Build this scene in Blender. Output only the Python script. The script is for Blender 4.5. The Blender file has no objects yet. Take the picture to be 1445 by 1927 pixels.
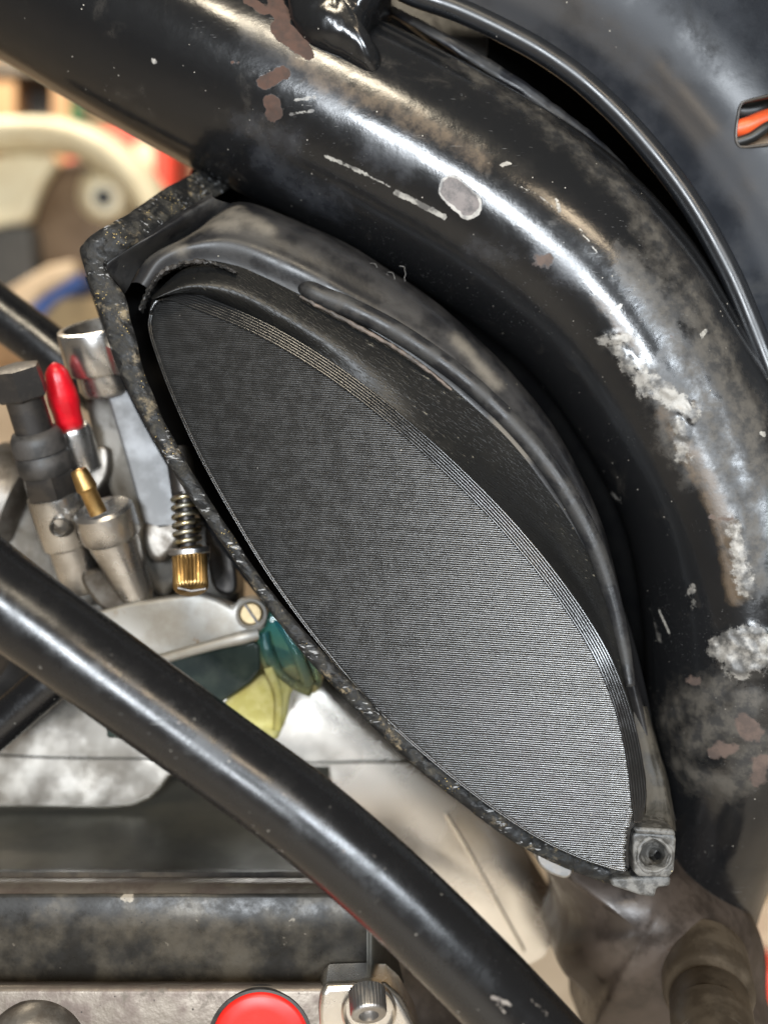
import bpy, bmesh, math, random
import numpy as np
from mathutils import Vector, noise, Matrix
from mathutils.bvhtree import BVHTree
random.seed(7); np.random.seed(7)
S = bpy.context.scene
COL = S.collection
MM = 0.001
# ------------------------------------------------------------------ camera
CAMY, CAMZ = -0.235, 0.50            # the camera stands 235 mm in front of the printed cover, 0.5 m above the floor
FOV = math.radians(55.0)
W0, H0 = 1445.0, 1927.0
K = H0 / 2 / math.tan(FOV / 2)
cam = bpy.data.cameras.new('camera'); camo = bpy.data.objects.new('camera', cam); COL.objects.link(camo)
camo.location = (0, CAMY, CAMZ); camo.rotation_euler = (math.pi / 2, 0, 0)
cam.sensor_width = 36; cam.lens = 18 / math.tan(FOV / 2); cam.clip_start = 0.01; cam.clip_end = 60
cam.dof.use_dof = True; cam.dof.focus_distance = 0.230; cam.dof.aperture_fstop = 6.8
S.camera = camo
# ------------------------------------------------------------------ world and lamps (a garage lit by ceiling battens)
wd = bpy.data.worlds.new('World'); S.world = wd; wd.use_nodes = True
bg = wd.node_tree.nodes['Background']; bg.inputs[0].default_value = (0.95, 0.88, 0.78, 1); bg.inputs[1].default_value = 0.17

def lamp(name, loc, to, sx, sy, watts, color, roll=0.0):
    L = bpy.data.lights.new(name, 'AREA'); L.shape = 'RECTANGLE'; L.size = sx; L.size_y = sy; L.energy = watts; L.color = color
    o = bpy.data.objects.new(name, L); COL.objects.link(o); o.location = loc
    q = (Vector(to) - Vector(loc)).to_track_quat('-Z', 'Y'); o.rotation_euler = (q.to_matrix().to_4x4() @ Matrix.Rotation(roll, 4, 'Z')).to_euler()
    return o
C0 = (0, 0, 0.5)
lamp('lamp_cool_batten', (-0.155, -0.85, 0.51), (-0.10, 0, .52), 0.33, 0.12, 9.5, (0.88, 0.94, 1.0), math.radians(115))
lamp('lamp_cool_right', (0.33, -0.85, 0.60), (0, 0, .5), 0.36, 0.08, 6.0, (0.84, 0.92, 1.0), math.radians(20))
lamp('lamp_warm_bulb', (0.25, -0.85, 0.87), (0, 0, .5), 0.20, 0.08, 1.5, (1.0, 0.80, 0.56), math.radians(-10))
lamp('lamp_ceiling', (-0.07, -0.85, 1.27), (-0.07, 0.0, 0.5), 0.32, 0.12, 7.0, (1.0, 0.87, 0.66))
lamp('lamp_bench', (-0.55, 0.55, 1.5), (-0.5, 1.1, 0.8), 0.5, 0.2, 18.0, (1.0, 0.88, 0.70))
S.view_settings.view_transform = 'Standard'; S.view_settings.look = 'None'; S.view_settings.exposure = 0.0; S.view_settings.gamma = 1.0
S.view_settings.use_curve_mapping = False
S.cycles.use_denoising = True
S.cycles.max_bounces = 8; S.cycles.glossy_bounces = 5; S.cycles.transmission_bounces = 6
S.cycles.caustics_reflective = False; S.cycles.caustics_refractive = False
S.cycles.sample_clamp_indirect = 4.0

# ------------------------------------------------------------------ coordinates: a point of the photograph (1445 x 1927) at a depth D in mm
def P(x, y, D):
    return Vector(((x - W0 / 2) / K * D * MM, CAMY + D * MM, CAMZ - (y - H0 / 2) / K * D * MM))
def PX(v):
    D = (v[1] - CAMY) / MM
    return (v[0] / MM / D * K + W0 / 2, (CAMZ - v[2]) / MM / D * K + H0 / 2, D)
def mm(px, D): return px * D / K

def spline(pts, n, closed=False):
    p = np.array(pts, float)
    if closed: p = np.vstack([p[-1], p, p[0], p[1]])
    else: p = np.vstack([2 * p[0] - p[1], p, 2 * p[-1] - p[-2]])
    out = []
    m = 24
    for i in range(1, len(p) - 2):
        a, b, c, d = p[i - 1], p[i], p[i + 1], p[i + 2]
        for t in np.linspace(0, 1, m, endpoint=False):
            out.append(0.5 * (2 * b + (c - a) * t + (2 * a - 5 * b + 4 * c - d) * t * t + (3 * b - a - 3 * c + d) * t ** 3))
    out.append(p[-2]); out = np.array(out)
    L = np.concatenate([[0], np.cumsum(np.linalg.norm(np.diff(out[:, :2], axis=0), axis=1))])
    s = np.linspace(0, L[-1], n + 1 if closed else n)
    if closed: s = s[:-1]
    return np.stack([np.interp(s, L, out[:, j]) for j in range(out.shape[1])], 1)

# ------------------------------------------------------------------ materials
MATS = {}
class NB:
    def __init__(s, name):
        s.m = bpy.data.materials.new(name); s.m.use_nodes = True
        s.t = s.m.node_tree; s.N = s.t.nodes; s.b = s.N['Principled BSDF']
        tc = s.N.new('ShaderNodeTexCoord'); mp = s.N.new('ShaderNodeMapping'); mp.inputs['Scale'].default_value = (1000, 1000, 1000)
        s.t.links.new(tc.outputs['Object'], mp.inputs[0]); s.co = mp.outputs[0]
    def link(s, a, b): s.t.links.new(a, b)
    def stretch(s, sx, sy, sz, rot=(0, 0, 0)):
        mp = s.N.new('ShaderNodeMapping'); mp.inputs['Scale'].default_value = (sx, sy, sz); mp.inputs['Rotation'].default_value = rot
        s.link(s.co, mp.inputs[0]); return mp.outputs[0]
    def noise(s, size, detail=4, rough=0.6, co=None, dist=0.0):
        n = s.N.new('ShaderNodeTexNoise'); n.inputs['Scale'].default_value = 1.0 / size; n.inputs['Detail'].default_value = detail
        n.inputs['Roughness'].default_value = rough; n.inputs['Distortion'].default_value = dist
        s.link(co or s.co, n.inputs['Vector']); return n.outputs['Fac']
    def voro(s, size, co=None):
        n = s.N.new('ShaderNodeTexVoronoi'); n.inputs['Scale'].default_value = 1.0 / size
        s.link(co or s.co, n.inputs['Vector']); return n.outputs['Distance']
    def ramp(s, v, lo, hi, a=0.0, b=1.0):
        n = s.N.new('ShaderNodeMapRange'); n.interpolation_type = 'SMOOTHSTEP'
        for i, x in zip((1, 2, 3, 4), (lo, hi, a, b)): n.inputs[i].default_value = x
        s.link(v, n.inputs[0]); return n.outputs[0]
    def math(s, op, a, b):
        n = s.N.new('ShaderNodeMath'); n.operation = op
        for i, x in enumerate((a, b)):
            if isinstance(x, (int, float)): n.inputs[i].default_value = x
            else: s.link(x, n.inputs[i])
        return n.outputs[0]
    def mix(s, f, a, b):
        n = s.N.new('ShaderNodeMix'); n.data_type = 'RGBA'
        if isinstance(f, (int, float)): n.inputs[0].default_value = f
        else: s.link(f, n.inputs[0])
        for i, x in zip((6, 7), (a, b)):
            if isinstance(x, tuple): n.inputs[i].default_value = (*x, 1)
            else: s.link(x, n.inputs[i])
        return n.outputs[2]
    def fmix(s, f, a, b):
        n = s.N.new('ShaderNodeMix'); n.data_type = 'FLOAT'
        s.link(f, n.inputs[0])
        for i, x in zip((2, 3), (a, b)):
            if isinstance(x, (int, float)): n.inputs[i].default_value = x
            else: s.link(x, n.inputs[i])
        return n.outputs[0]
    def attr(s, name):
        n = s.N.new('ShaderNodeAttribute'); n.attribute_name = name; return n.outputs['Fac']
    def set(s, key, v):
        i = s.b.inputs[key]
        if isinstance(v, tuple): i.default_value = (*v, 1) if len(v) == 3 else v
        elif isinstance(v, (int, float)): i.default_value = v
        else: s.link(v, i)
    def bump(s, h, dist_mm, strength=1.0):
        n = s.N.new('ShaderNodeBump'); n.inputs['Strength'].default_value = strength; n.inputs['Distance'].default_value = dist_mm * MM
        s.link(h, n.inputs['Height'])
        if s.b.inputs['Normal'].is_linked: s.link(s.b.inputs['Normal'].links[0].from_socket, n.inputs['Normal'])
        s.link(n.outputs[0], s.b.inputs['Normal'])

def simple(name, col, rough, metal=0.0, col2=None, size=6.0, lo=.4, hi=.6, rough2=None, bump=None, spec=None, coat=0, dust=None, speck=None, **kw):
    """a principled material with noise-broken colour and gloss, fine relief, optional settled dust (colour, size, lo, hi) and specks (colour, size, radius)"""
    b = NB(name)
    c = col; r = rough; mt = metal
    if col2 is not None:
        f = b.ramp(b.noise(size, 6, .62), lo, hi); c = b.mix(f, col, col2)
        if rough2 is not None: r = b.fmix(f, rough, rough2)
    elif rough2 is not None:
        f = b.ramp(b.noise(size, 6, .62), lo, hi); r = b.fmix(f, rough, rough2)
    if dust:
        f = b.ramp(b.noise(dust[1], 8, .68, dist=.4), dust[2], dust[3]); c = b.mix(f, c, dust[0]); r = b.fmix(f, r, .75)
        if metal: mt = b.fmix(f, metal, 0.0)
    if speck:
        f = b.ramp(b.voro(speck[1]), speck[2], speck[2] * .6); g = b.ramp(b.noise(speck[1] * 3.1, 2), .52, .6); f = b.math('MULTIPLY', f, g)
        c = b.mix(f, c, speck[0]); r = b.fmix(f, r, .7)
        if metal: mt = b.fmix(f, mt, 0.0)
    b.set('Base Color', c); b.set('Roughness', r); b.set('Metallic', mt)
    if spec is not None: b.set('Specular IOR Level', spec)
    if coat: b.set('Coat Weight', coat); b.set('Coat Roughness', .06)
    for bp in (bump or []): b.bump(b.noise(bp[0], bp[2] if len(bp) > 2 else 4, .6), bp[1])
    for k, v in kw.items(): b.set(k.replace('_', ' '), v)
    MATS[name] = b.m
    return b

def worn(name, base, rough, marks, dustcol=(.16, .14, .115), dust=(14, .53, .78), bump=((.8, .012), (9, .10)), rough2=.34):
    """lacquer with dust, scuffs and the wear marks stored on the mesh as distances in mm (negative inside)"""
    b = NB(name)
    n1 = b.noise(4, 8, .65); n2 = b.noise(1.1, 6, .65); n3 = b.noise(26, 4, .55)
    c = base; 
    r = b.fmix(b.ramp(b.noise(5, 9, .72), .40, .68), rough, rough2)
    f = b.math('MULTIPLY', b.ramp(b.noise(dust[0], 9, .7, dist=.5), dust[1], dust[2]), .36)
    c = b.mix(f, c, dustcol); r = b.fmix(f, r, .7)
    # fine scratches
    sc = b.noise(.35, 2, .5, co=b.stretch(.045, 1, 1, (0, .6, .3)))
    sf = b.math('MULTIPLY', b.ramp(sc, .69, .74), b.ramp(n3, .45, .6)); c = b.mix(sf, c, (.11, .11, .11))
    # dust grains
    g = b.math('MULTIPLY', b.ramp(b.voro(2.6), .075, .045), b.ramp(b.noise(9, 2), .5, .6)); c = b.mix(g, c, (.42, .39, .34)); r = b.fmix(g, r, .8)
    mt = 0.0; h = n2
    first = True
    for (at, col, col2, ro, me, amp, nz, soft, op) in marks:
        d = b.math('ADD', b.attr(at), b.math('MULTIPLY', b.math('SUBTRACT', b.noise(nz, 7, .66), .5), amp))
        f = b.ramp(d, soft, -soft)
        if op < 1: f = b.math('MULTIPLY', f, op)
        c = b.mix(f, c, b.mix(b.ramp(n1, .4, .62), col, col2)); r = b.fmix(f, r, ro)
        mt = b.fmix(f, mt, me) if not (first and me == 0) else 0.0
        if not (mt == 0.0 if isinstance(mt, float) else False): first = False
    b.set('Base Color', c); b.set('Roughness', r); b.set('Metallic', mt)
    for (sz, dm) in bump: b.bump(b.noise(sz, 4, .6), dm)
    MATS[name] = b.m
    return b

FR = [  # attribute, colour, colour 2, roughness, metallic, noise amplitude mm, noise size mm, softness mm, opacity
    ('smear', (.075, .08, .092), (.03, .033, .042), .5, 0, 14, 6, 4, .32),
    ('dustband', (.075, .067, .056), (.022, .021, .020), .75, 0, 20, 7, 5, .85),
    ('bare', (.17, .125, .085), (.07, .055, .045), .32, .1, 8, 4, 2.0, .45),
    ('stain', (.085, .055, .028), (.05, .035, .02), .4, 0, 3, 4, 1.2, .75),
    ('chiprim', (.42, .40, .37), (.16, .155, .15), .5, 0, 1.6, 1.8, .15, .9),
    ('chip', (.17, .15, .145), (.085, .078, .078), .62, 0, 1.6, 1.6, .1, 1),
    ('scratch', (.40, .385, .35), (.10, .095, .09), .4, 0, 1.5, 1.4, .12, .85),
    ('rust', (.065, .034, .024), (.042, .025, .019), .85, 0, 3.4, 3.4, .12, 1),
    ('pink', (.105, .072, .058), (.07, .050, .042), .8, 0, 5.5, 3.2, .5, .9),
    ('clay', (.29, .275, .25), (.075, .072, .068), .5, .25, 8, 2.6, .6, .85),
]
worn('black_lacquer', (.0075, .0078, .0085), .16, FR, dustcol=(.12, .105, .088), dust=(12, .56, .88), rough2=.20)
worn('satin_black_paint', (.006, .006, .0065), .22, [('chiprim', (.25, .22, .19), (.12, .10, .09), .6, 0, 1.2, 1.2, .15, .9)], dust=(6, .64, .9), rough2=.34, bump=((.7, .02), (5, .04)))
simple('panel_satin', (.007, .009, .013), .30, col2=(.012, .015, .021), size=30, rough2=.46, bump=[(.7, .012), (14, .04)], spec=.3, speck=((.4, .38, .33), 3.2, .06), dust=((.022, .024, .027), 22, .55, .8))
simple('rod_black', (.010, .011, .013), .26, rough2=.34, size=8, bump=[(.8, .004)], speck=((.3, .28, .26), 4.5, .05))
simple('dark_steel', (.012, .012, .014), .35, col2=(.03, .028, .026), size=8, rough2=.6, bump=[(1.5, .03)], dust=((.09, .08, .07), 9, .56, .75))
simple('void_black', (.002, .002, .0025), .7, spec=.08, bump=[(4, .1)], col2=(.004, .004, .004), size=12)  # near-black for gaps and hollows, their shade put into the colour
b = simple('shell_plastic', (.011, .011, .012), .34, spec=.38, col2=(.03, .029, .028), size=8, rough2=.55, bump=[(.9, .03), (4, .12)], dust=((.07, .063, .055), 11, .53, .8), speck=((.4, .37, .3), 3.4, .06))
b = simple('shell_body', (.010, .010, .011), .30, spec=.35, col2=(.024, .023, .023), size=12, rough2=.46, bump=[(.9, .02), (6, .06)], dust=((.05, .045, .04), 14, .56, .85), speck=((.35, .32, .26), 4.0, .06))
f_ = b.math('MULTIPLY', b.ramp(b.math('ADD', b.attr('crease'), b.math('MULTIPLY', b.math('SUBTRACT', b.noise(4, 6, .6), .5), 4.0)), 3.0, -1.0), .55)
b.set('Base Color', b.mix(f_, b.b.inputs['Base Color'].links[0].from_socket, (.20, .175, .14))); b.set('Roughness', b.fmix(f_, b.b.inputs['Roughness'].links[0].from_socket, .8))
simple('column_plastic', (.022, .02, .016), .5, spec=.3, col2=(.06, .053, .042), size=6, rough2=.65, bump=[(.6, .06), (3, .1)], speck=((.3, .26, .18), 3, .08))
def rim_mat():
    b = NB('sawn_plastic')
    n = b.noise(3.2, 8, .7, dist=.8); c = b.mix(b.ramp(n, .46, .74), (.010, .010, .010), (.055, .05, .04))
    c = b.mix(b.math('MULTIPLY', b.ramp(b.noise(5.5, 6, .7), .54, .68), b.ramp(b.noise(30, 2), .40, .58)), c, (.24, .19, .12))
    g = b.math('MULTIPLY', b.ramp(b.voro(.8), .22, .12), b.ramp(b.noise(8, 3), .56, .62)); c = b.mix(g, c, (.40, .29, .11))
    s = b.ramp(b.noise(.9, 3, .6, co=b.stretch(.25, 1, 1, (0, .5, .8))), .58, .66); s = b.math('MULTIPLY', s, b.ramp(b.noise(9, 2), .5, .58)); c = b.mix(s, c, (.3, .3, .3))
    b.set('Specular IOR Level', .3); b.set('Base Color', c); b.set('Roughness', b.fmix(b.ramp(n, .4, .6), .4, .8))
    b.bump(b.noise(.9, 6, .7), .14); b.bump(b.noise(3.0, 5, .7), .3); MATS['sawn_plastic'] = b.m
rim_mat()
simple('boss_plastic', (.06, .058, .054), .42, col2=(.15, .145, .135), size=2.2, rough2=.6, lo=.42, hi=.62, bump=[(.6, .08), (2.2, .2)], speck=((.4, .34, .2), 2.6, .08))
b = simple('printed_plastic', (.0085, .0085, .0083), .19, rough2=.24, size=3, speck=((.4, .37, .32), 3.6, .05), spec=.75)
simple('printed_edge', (.011, .011, .011), .13, rough2=.2, size=3, spec=.8)
def band_mat():
    b = NB('printed_side')
    co = b.stretch(1, 1, 1, (0, math.radians(-36), 0))
    d = b.N.new('ShaderNodeMapping'); d.inputs['Scale'].default_value = (.22, .22, 1); b.link(co, d.inputs[0])
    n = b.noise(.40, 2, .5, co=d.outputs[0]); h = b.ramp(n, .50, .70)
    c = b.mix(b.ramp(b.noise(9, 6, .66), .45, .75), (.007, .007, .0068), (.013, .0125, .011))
    g = b.math('MULTIPLY', b.ramp(n, .68, .76), b.ramp(b.noise(16, 3), .45, .62)); c = b.mix(g, c, (.20, .18, .14))  # pale dashes painted in as glints on the layer lines
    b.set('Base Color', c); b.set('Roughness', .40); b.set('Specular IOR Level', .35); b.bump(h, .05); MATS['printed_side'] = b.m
band_mat()
simple('cast_alloy', (.56, .55, .535), .24, metal=.97, col2=(.42, .40, .375), size=11, rough2=.36, lo=.4, hi=.7, bump=[(.4, .025), (4, .05)], dust=((.12, .095, .065), 11, .63, .85))
simple('carb_flat', (.155, .143, .125), .5, metal=.25, col2=(.10, .09, .075), size=10, rough2=.6, bump=[(.5, .04), (4, .1)], dust=((.08, .065, .045), 9, .56, .78))
simple('slide_grey', (.20, .202, .206), .44, metal=.3, col2=(.12, .12, .12), size=16, rough2=.5, bump=[(.4, .02), (5, .04)], dust=((.10, .09, .075), 14, .62, .8))
simple('cast_alloy_dark', (.20, .185, .165), .42, metal=.8, col2=(.11, .095, .08), size=7, rough2=.55, bump=[(.5, .04), (3, .1)], dust=((.10, .08, .055), 8, .55, .75))
simple('flange_alloy', (.42, .41, .385), .5, metal=.6, col2=(.34, .32, .285), size=14, rough2=.58, bump=[(.4, .02)], dust=((.24, .16, .07), 9, .60, .74))
simple('polished_alloy', (.86, .82, .755), .22, metal=1.0, col2=(.78, .73, .66), size=26, rough2=.28, bump=[(14, .06, 2), (60, .5, 1)])
def streak():
    b = NB('polished_streaked')
    co = b.stretch(1, 1, 1, (0, math.radians(-27), 0)); d = b.N.new('ShaderNodeMapping'); d.inputs['Scale'].default_value = (1, 1, .05); b.link(co, d.inputs[0])
    b.set('Base Color', b.mix(b.ramp(b.noise(20, 5), .4, .7), (.86, .82, .75), (.74, .69, .61))); b.set('Metallic', 1.0); b.set('Roughness', b.ramp(b.noise(18, 5), .4, .7, .16, .27))
    b.bump(b.noise(15, 1, .3, co=d.outputs[0]), 1.5); b.bump(b.noise(40, 1), .2); MATS['polished_streaked'] = b.m
streak()
simple('engine_grey', (.075, .071, .058), .42, metal=.5, col2=(.058, .055, .047), size=18, rough2=.5, bump=[(.6, .012), (30, .05, 1)], speck=((.03, .028, .025), 5.5, .06))
def mottle():
    b = NB('peeling_engine')
    n = b.noise(13, 5, .6); m = b.noise(4.5, 7, .7)
    c = b.mix(b.ramp(n, .40, .66), (.016, .0145, .0125), (.070, .060, .046)); c = b.mix(b.ramp(m, .60, .72), c, (.035, .029, .023)); c = b.mix(b.ramp(b.noise(8, 4, .5), .67, .70), c, (.22, .19, .15))
    g = b.math('MULTIPLY', b.ramp(b.voro(1.7), .16, .1), b.ramp(b.noise(7, 2), .54, .6)); c = b.mix(g, c, (.02, .018, .016))
    b.set('Base Color', c); b.set('Metallic', b.ramp(n, .44, .56, .0, .15)); b.set('Roughness', b.ramp(m, .35, .65, .26, .45)); b.set('Specular IOR Level', .22)
    b.bump(m, .03); b.bump(b.noise(20, 1), .1); MATS['peeling_engine'] = b.m
mottle()
simple('tan_engine', (.15, .125, .10), .38, metal=.5, col2=(.105, .08, .066), size=9, rough2=.5, bump=[(1.2, .05), (9, .2)], speck=((.02, .016, .014), 3.4, .09), dust=((.11, .095, .075), 8, .58, .72))
simple('brown_steel', (.034, .026, .021), .30, metal=.25, col2=(.066, .050, .040), size=12, rough2=.55, bump=[(1.2, .03), (9, .15)], speck=((.25, .21, .17), 6, .06), dust=((.085, .07, .057), 15, .55, .85))
simple('olive_steel', (.045, .034, .023), .40, metal=.2, col2=(.075, .058, .04), size=9, rough2=.55, bump=[(1.2, .05), (6, .15)], speck=((.02, .018, .015), 4.5, .10))
simple('brass', (.45, .29, .115), .36, metal=1, col2=(.34, .21, .08), size=2.5, rough2=.48, bump=[(.5, .02)])
simple('brass_screw', (.36, .28, .16), .5, metal=.7, col2=(.40, .31, .18), size=2.5, bump=[(.5, .03)])
simple('spring_steel', (.50, .42, .24), .25, metal=1, col2=(.34, .32, .26), size=3, rough2=.4)
simple('zinc', (.45, .46, .47), .32, metal=1, col2=(.35, .33, .31), size=4, rough2=.45, bump=[(.5, .02)])
simple('gunmetal', (.075, .068, .062), .38, metal=.75, col2=(.045, .042, .04), size=5, rough2=.5, bump=[(.7, .02)])
simple('black_rubber', (.018, .017, .016), .5, col2=(.04, .036, .033), size=6, rough2=.6, bump=[(1, .05)])
simple('red_rubber', (.56, .006, .014), .33, col2=(.44, .005, .012), size=5, bump=[(5, .25, 2)])
simple('red_plastic', (.62, .014, .008), .42, col2=(.55, .012, .008), size=12, bump=[(14, .25, 2)])

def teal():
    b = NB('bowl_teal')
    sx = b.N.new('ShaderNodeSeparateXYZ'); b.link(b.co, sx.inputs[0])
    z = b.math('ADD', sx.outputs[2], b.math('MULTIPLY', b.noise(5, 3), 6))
    c = b.mix(b.ramp(z, 456, 468), (.52, .58, .36), (.10, .34, .33)); c = b.mix(b.ramp(z, 467, 476), c, (.01, .30, .42))  # fade by height paints in the light through the translucent bowl
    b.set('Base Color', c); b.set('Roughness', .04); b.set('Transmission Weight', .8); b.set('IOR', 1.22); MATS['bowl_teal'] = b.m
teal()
simple('bowl_dark', (.016, .026, .025), .10, col2=(.035, .048, .042), size=12)
simple('fuel_yellow', (.90, .86, .40), .06, Transmission_Weight=.45, IOR=1.25, col2=(.74, .69, .25), size=6)
simple('wire_orange', (.75, .10, .025), .4, col2=(.62, .08, .02), size=5)
simple('wire_black', (.01, .01, .01), .4, col2=(.015, .015, .015), size=5)
simple('cream_panel', (.62, .48, .33), .6, col2=(.52, .39, .26), size=25)
simple('cream_plastic', (.72, .66, .48), .45, col2=(.66, .58, .40), size=50, bump=[(30, .5)])
simple('brown_hub', (.13, .085, .05), .6, col2=(.20, .14, .09), size=50, bump=[(12, .5)])
simple('red_box', (.72, .045, .02), .5, col2=(.66, .05, .025), size=60)
simple('blue_board', (.045, .11, .36), .55, col2=(.06, .13, .4), size=50)
simple('wood', (.45, .27, .13), .6, col2=(.33, .19, .09), size=40, bump=[(5, .4)])
simple('dark_cabinet', (.05, .05, .05), .5, col2=(.07, .07, .068), size=60)
simple('green_can', (.03, .14, .06), .5, col2=(.025, .11, .05), size=40)
simple('garage_wall', (.60, .47, .32), .8, col2=(.50, .38, .25), size=140, bump=[(20, 1)])
simple('garage_floor', (.64, .57, .48), .55, col2=(.56, .49, .40), size=120, bump=[(8, .6)], dust=((.45, .37, .28), 60, .55, .8))
simple('lip_tan', (.13, .10, .082), .6, col2=(.05, .043, .038), size=5, bump=[(.6, .05)])
simple('cardboard', (.36, .27, .15), .7, col2=(.30, .22, .12), size=50)
simple('hole_black', (.004, .004, .004), .5, col2=(.006, .006, .006), size=3)

# ------------------------------------------------------------------ object builders
def link(name, me, mat, parent=None, smooth=35):
    for p in me.polygons: p.use_smooth = True
    if smooth is not None and smooth < 180: me.set_sharp_from_angle(angle=math.radians(smooth))
    me.materials.append(MATS[mat])
    o = bpy.data.objects.new(name, me); COL.objects.link(o)
    if parent is not None:
        o.parent = parent
        o.matrix_parent_inverse = Matrix.Translation(-parent.location) if parent.parent is None else Matrix()
    return o
def tag(o, label=None, cat=None, group=None, kind=None):
    for k, v in (('label', label), ('category', cat), ('group', group), ('kind', kind)):
        if v: o[k] = v
    return o
def thing(name, loc, label, cat, group=None):
    o = bpy.data.objects.new(name, None); COL.objects.link(o); o.location = loc; o.empty_display_size = .02
    return tag(o, label, cat, group)
def mesh(name, V, F):
    me = bpy.data.meshes.new(name); me.from_pydata([tuple(v) for v in V], [], F); me.update(); return me
def fixn(me):
    bm = bmesh.new(); bm.from_mesh(me); bmesh.ops.recalc_face_normals(bm, faces=bm.faces); bm.to_mesh(me); bm.free(); return me

def sweep_data(path, seg=24, prof=None, n=60, cap=True, sd=1.0, jit=None):
    """path: (px, py, D, radius mm[, depth radius factor]); returns V, F, and (along, angle) per vertex"""
    q = spline(path, n)
    C = [P(*r[:3]) for r in q]
    V = []; A = []
    for i, c in enumerate(C):
        T = (C[min(i + 1, n - 1)] - C[max(i - 1, 0)]).normalized()
        side = T.cross(Vector((0, 1, 0))).normalized(); back = side.cross(T).normalized()
        if back.y < 0: back = -back
        r = q[i][3] * MM
        for j in range(seg):
            a = 2 * math.pi * j / seg
            rr = r * (prof(a, i / (n - 1)) if prof else 1.0)
            v = c + side * (math.cos(a) * rr) + back * (math.sin(a) * rr * sd)
            V.append(v); A.append((i / (n - 1), a))
    F = []
    for i in range(n - 1):
        for j in range(seg):
            k = (j + 1) % seg
            F.append((i * seg + j, i * seg + k, (i + 1) * seg + k, (i + 1) * seg + j))
    if cap:
        F.append(tuple(range(seg - 1, -1, -1))); F.append(tuple(range((n - 1) * seg, n * seg)))
    return V, F, A
def sweep(name, path, mat, parent, seg=24, n=60, prof=None, sd=1.0, smooth=35, rough=0.0, rsize=3.0):
    V, F, A = sweep_data(path, seg, prof, n, True, sd)
    if rough: V = [v + noise.noise_vector(v / MM / rsize) * rough * MM for v in V]
    return link(name, fixn(mesh(name, V, F)), mat, parent, smooth)

def lathe(name, a, b, prof, mat, parent, seg=40, rmod=None, smooth=35, spin=0.0, cap=True, ecc=None):
    """a, b: (px, py, D) ends of the axis; prof: (fraction along the axis, radius in photo px at a)"""
    p0, p1 = P(*a), P(*b)
    if tuple(a[:2]) == tuple(b[:2]): p1 = p0 + Vector((0, (b[2] - a[2]) * MM, 0))      # axis square to the picture
    ax = p1 - p0; T = ax.normalized()
    u = T.cross(Vector((0, 1, 0))); u = u.normalized() if u.length > 1e-6 else Vector((1, 0, 0)); w = T.cross(u).normalized()
    V = []; F = []; m = len(prof)
    for i, (f, r) in enumerate(prof):
        D = a[2] + (b[2] - a[2]) * f
        for j in range(seg):
            an = 2 * math.pi * j / seg + spin
            rr = mm(r, D) * MM * (rmod(an, i) if rmod else 1)
            V.append(p0 + ax * f + u * (math.cos(an) * rr) + w * (math.sin(an) * rr))
    for i in range(m - 1):
        for j in range(seg):
            k = (j + 1) % seg; F.append((i * seg + j, i * seg + k, (i + 1) * seg + k, (i + 1) * seg + j))
    if cap: F.append(tuple(range(seg - 1, -1, -1))); F.append(tuple(range((m - 1) * seg, m * seg)))
    return link(name, fixn(mesh(name, V, F)), mat, parent, smooth)

def prism(name, out, D, thick, mat, parent, bevel=.6, segs=3, n=None, smooth=35, tilt=None, rough=0.0, rsize=3.0, sub=0):
    """out: closed outline in photo px at depth D (or D(x, y)); thick mm straight back"""
    pts = spline(out, n, True) if n else np.array(out, float)
    dd = (lambda x, y: D(x, y)) if callable(D) else (lambda x, y: D)
    f = [P(p[0], p[1], dd(p[0], p[1])) for p in pts]; m = len(f)
    bk = [v + Vector((0, thick * MM, 0)) for v in f]
    F = [tuple(range(m)), tuple(range(2 * m - 1, m - 1, -1))] + [(i, i + m, (i + 1) % m + m, (i + 1) % m) for i in range(m)]
    o = link(name, fixn(mesh(name, f + bk, F)), mat, parent, smooth)
    if bevel:
        b = o.modifiers.new('bevel', 'BEVEL'); b.width = bevel * MM; b.segments = segs; b.limit_method = 'ANGLE'; b.angle_limit = math.radians(40)
        o.data.set_sharp_from_angle(angle=math.radians(180))
        w = o.modifiers.new('wn', 'WEIGHTED_NORMAL'); w.keep_sharp = False
    return o

def pillow(name, out, ctr, D, bulge, back, mat, parent, n=120, rings=14, p=2.4, rough=0.0, rsize=6.0, smooth=60):
    """a swollen solid inside a closed outline: nearest at ctr (depth D), falling back by bulge mm at the edge, then a wall back mm deep"""
    o = spline(out, n, True)
    dd = D if callable(D) else (lambda x, y: D)
    V = [P(ctr[0], ctr[1], dd(*ctr))]
    for r in range(1, rings + 1):
        s = (r / rings) ** .75
        for q in o:
            x, y = ctr[0] + (q[0] - ctr[0]) * s, ctr[1] + (q[1] - ctr[1]) * s
            v = P(x, y, dd(x, y) + bulge * s ** p)
            if rough: v = v + Vector((0, 1, 0)) * noise.fractal(v / MM / rsize, .9, 2, 4) * rough * MM
            V.append(v)
    for q in range(n): V.append(V[1 + (rings - 1) * n + q] + Vector((0, back * MM, 0)))
    F = [(0, 1 + i, 1 + (i + 1) % n) for i in range(n)]
    for r in range(rings): F += [(1 + r * n + i, 1 + (r + 1) * n + i, 1 + (r + 1) * n + (i + 1) % n, 1 + r * n + (i + 1) % n) for i in range(n)]
    F.append(tuple(range(1 + rings * n, 1 + rings * n + n)))
    return link(name, fixn(mesh(name, V, F)), mat, parent, smooth)

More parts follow.
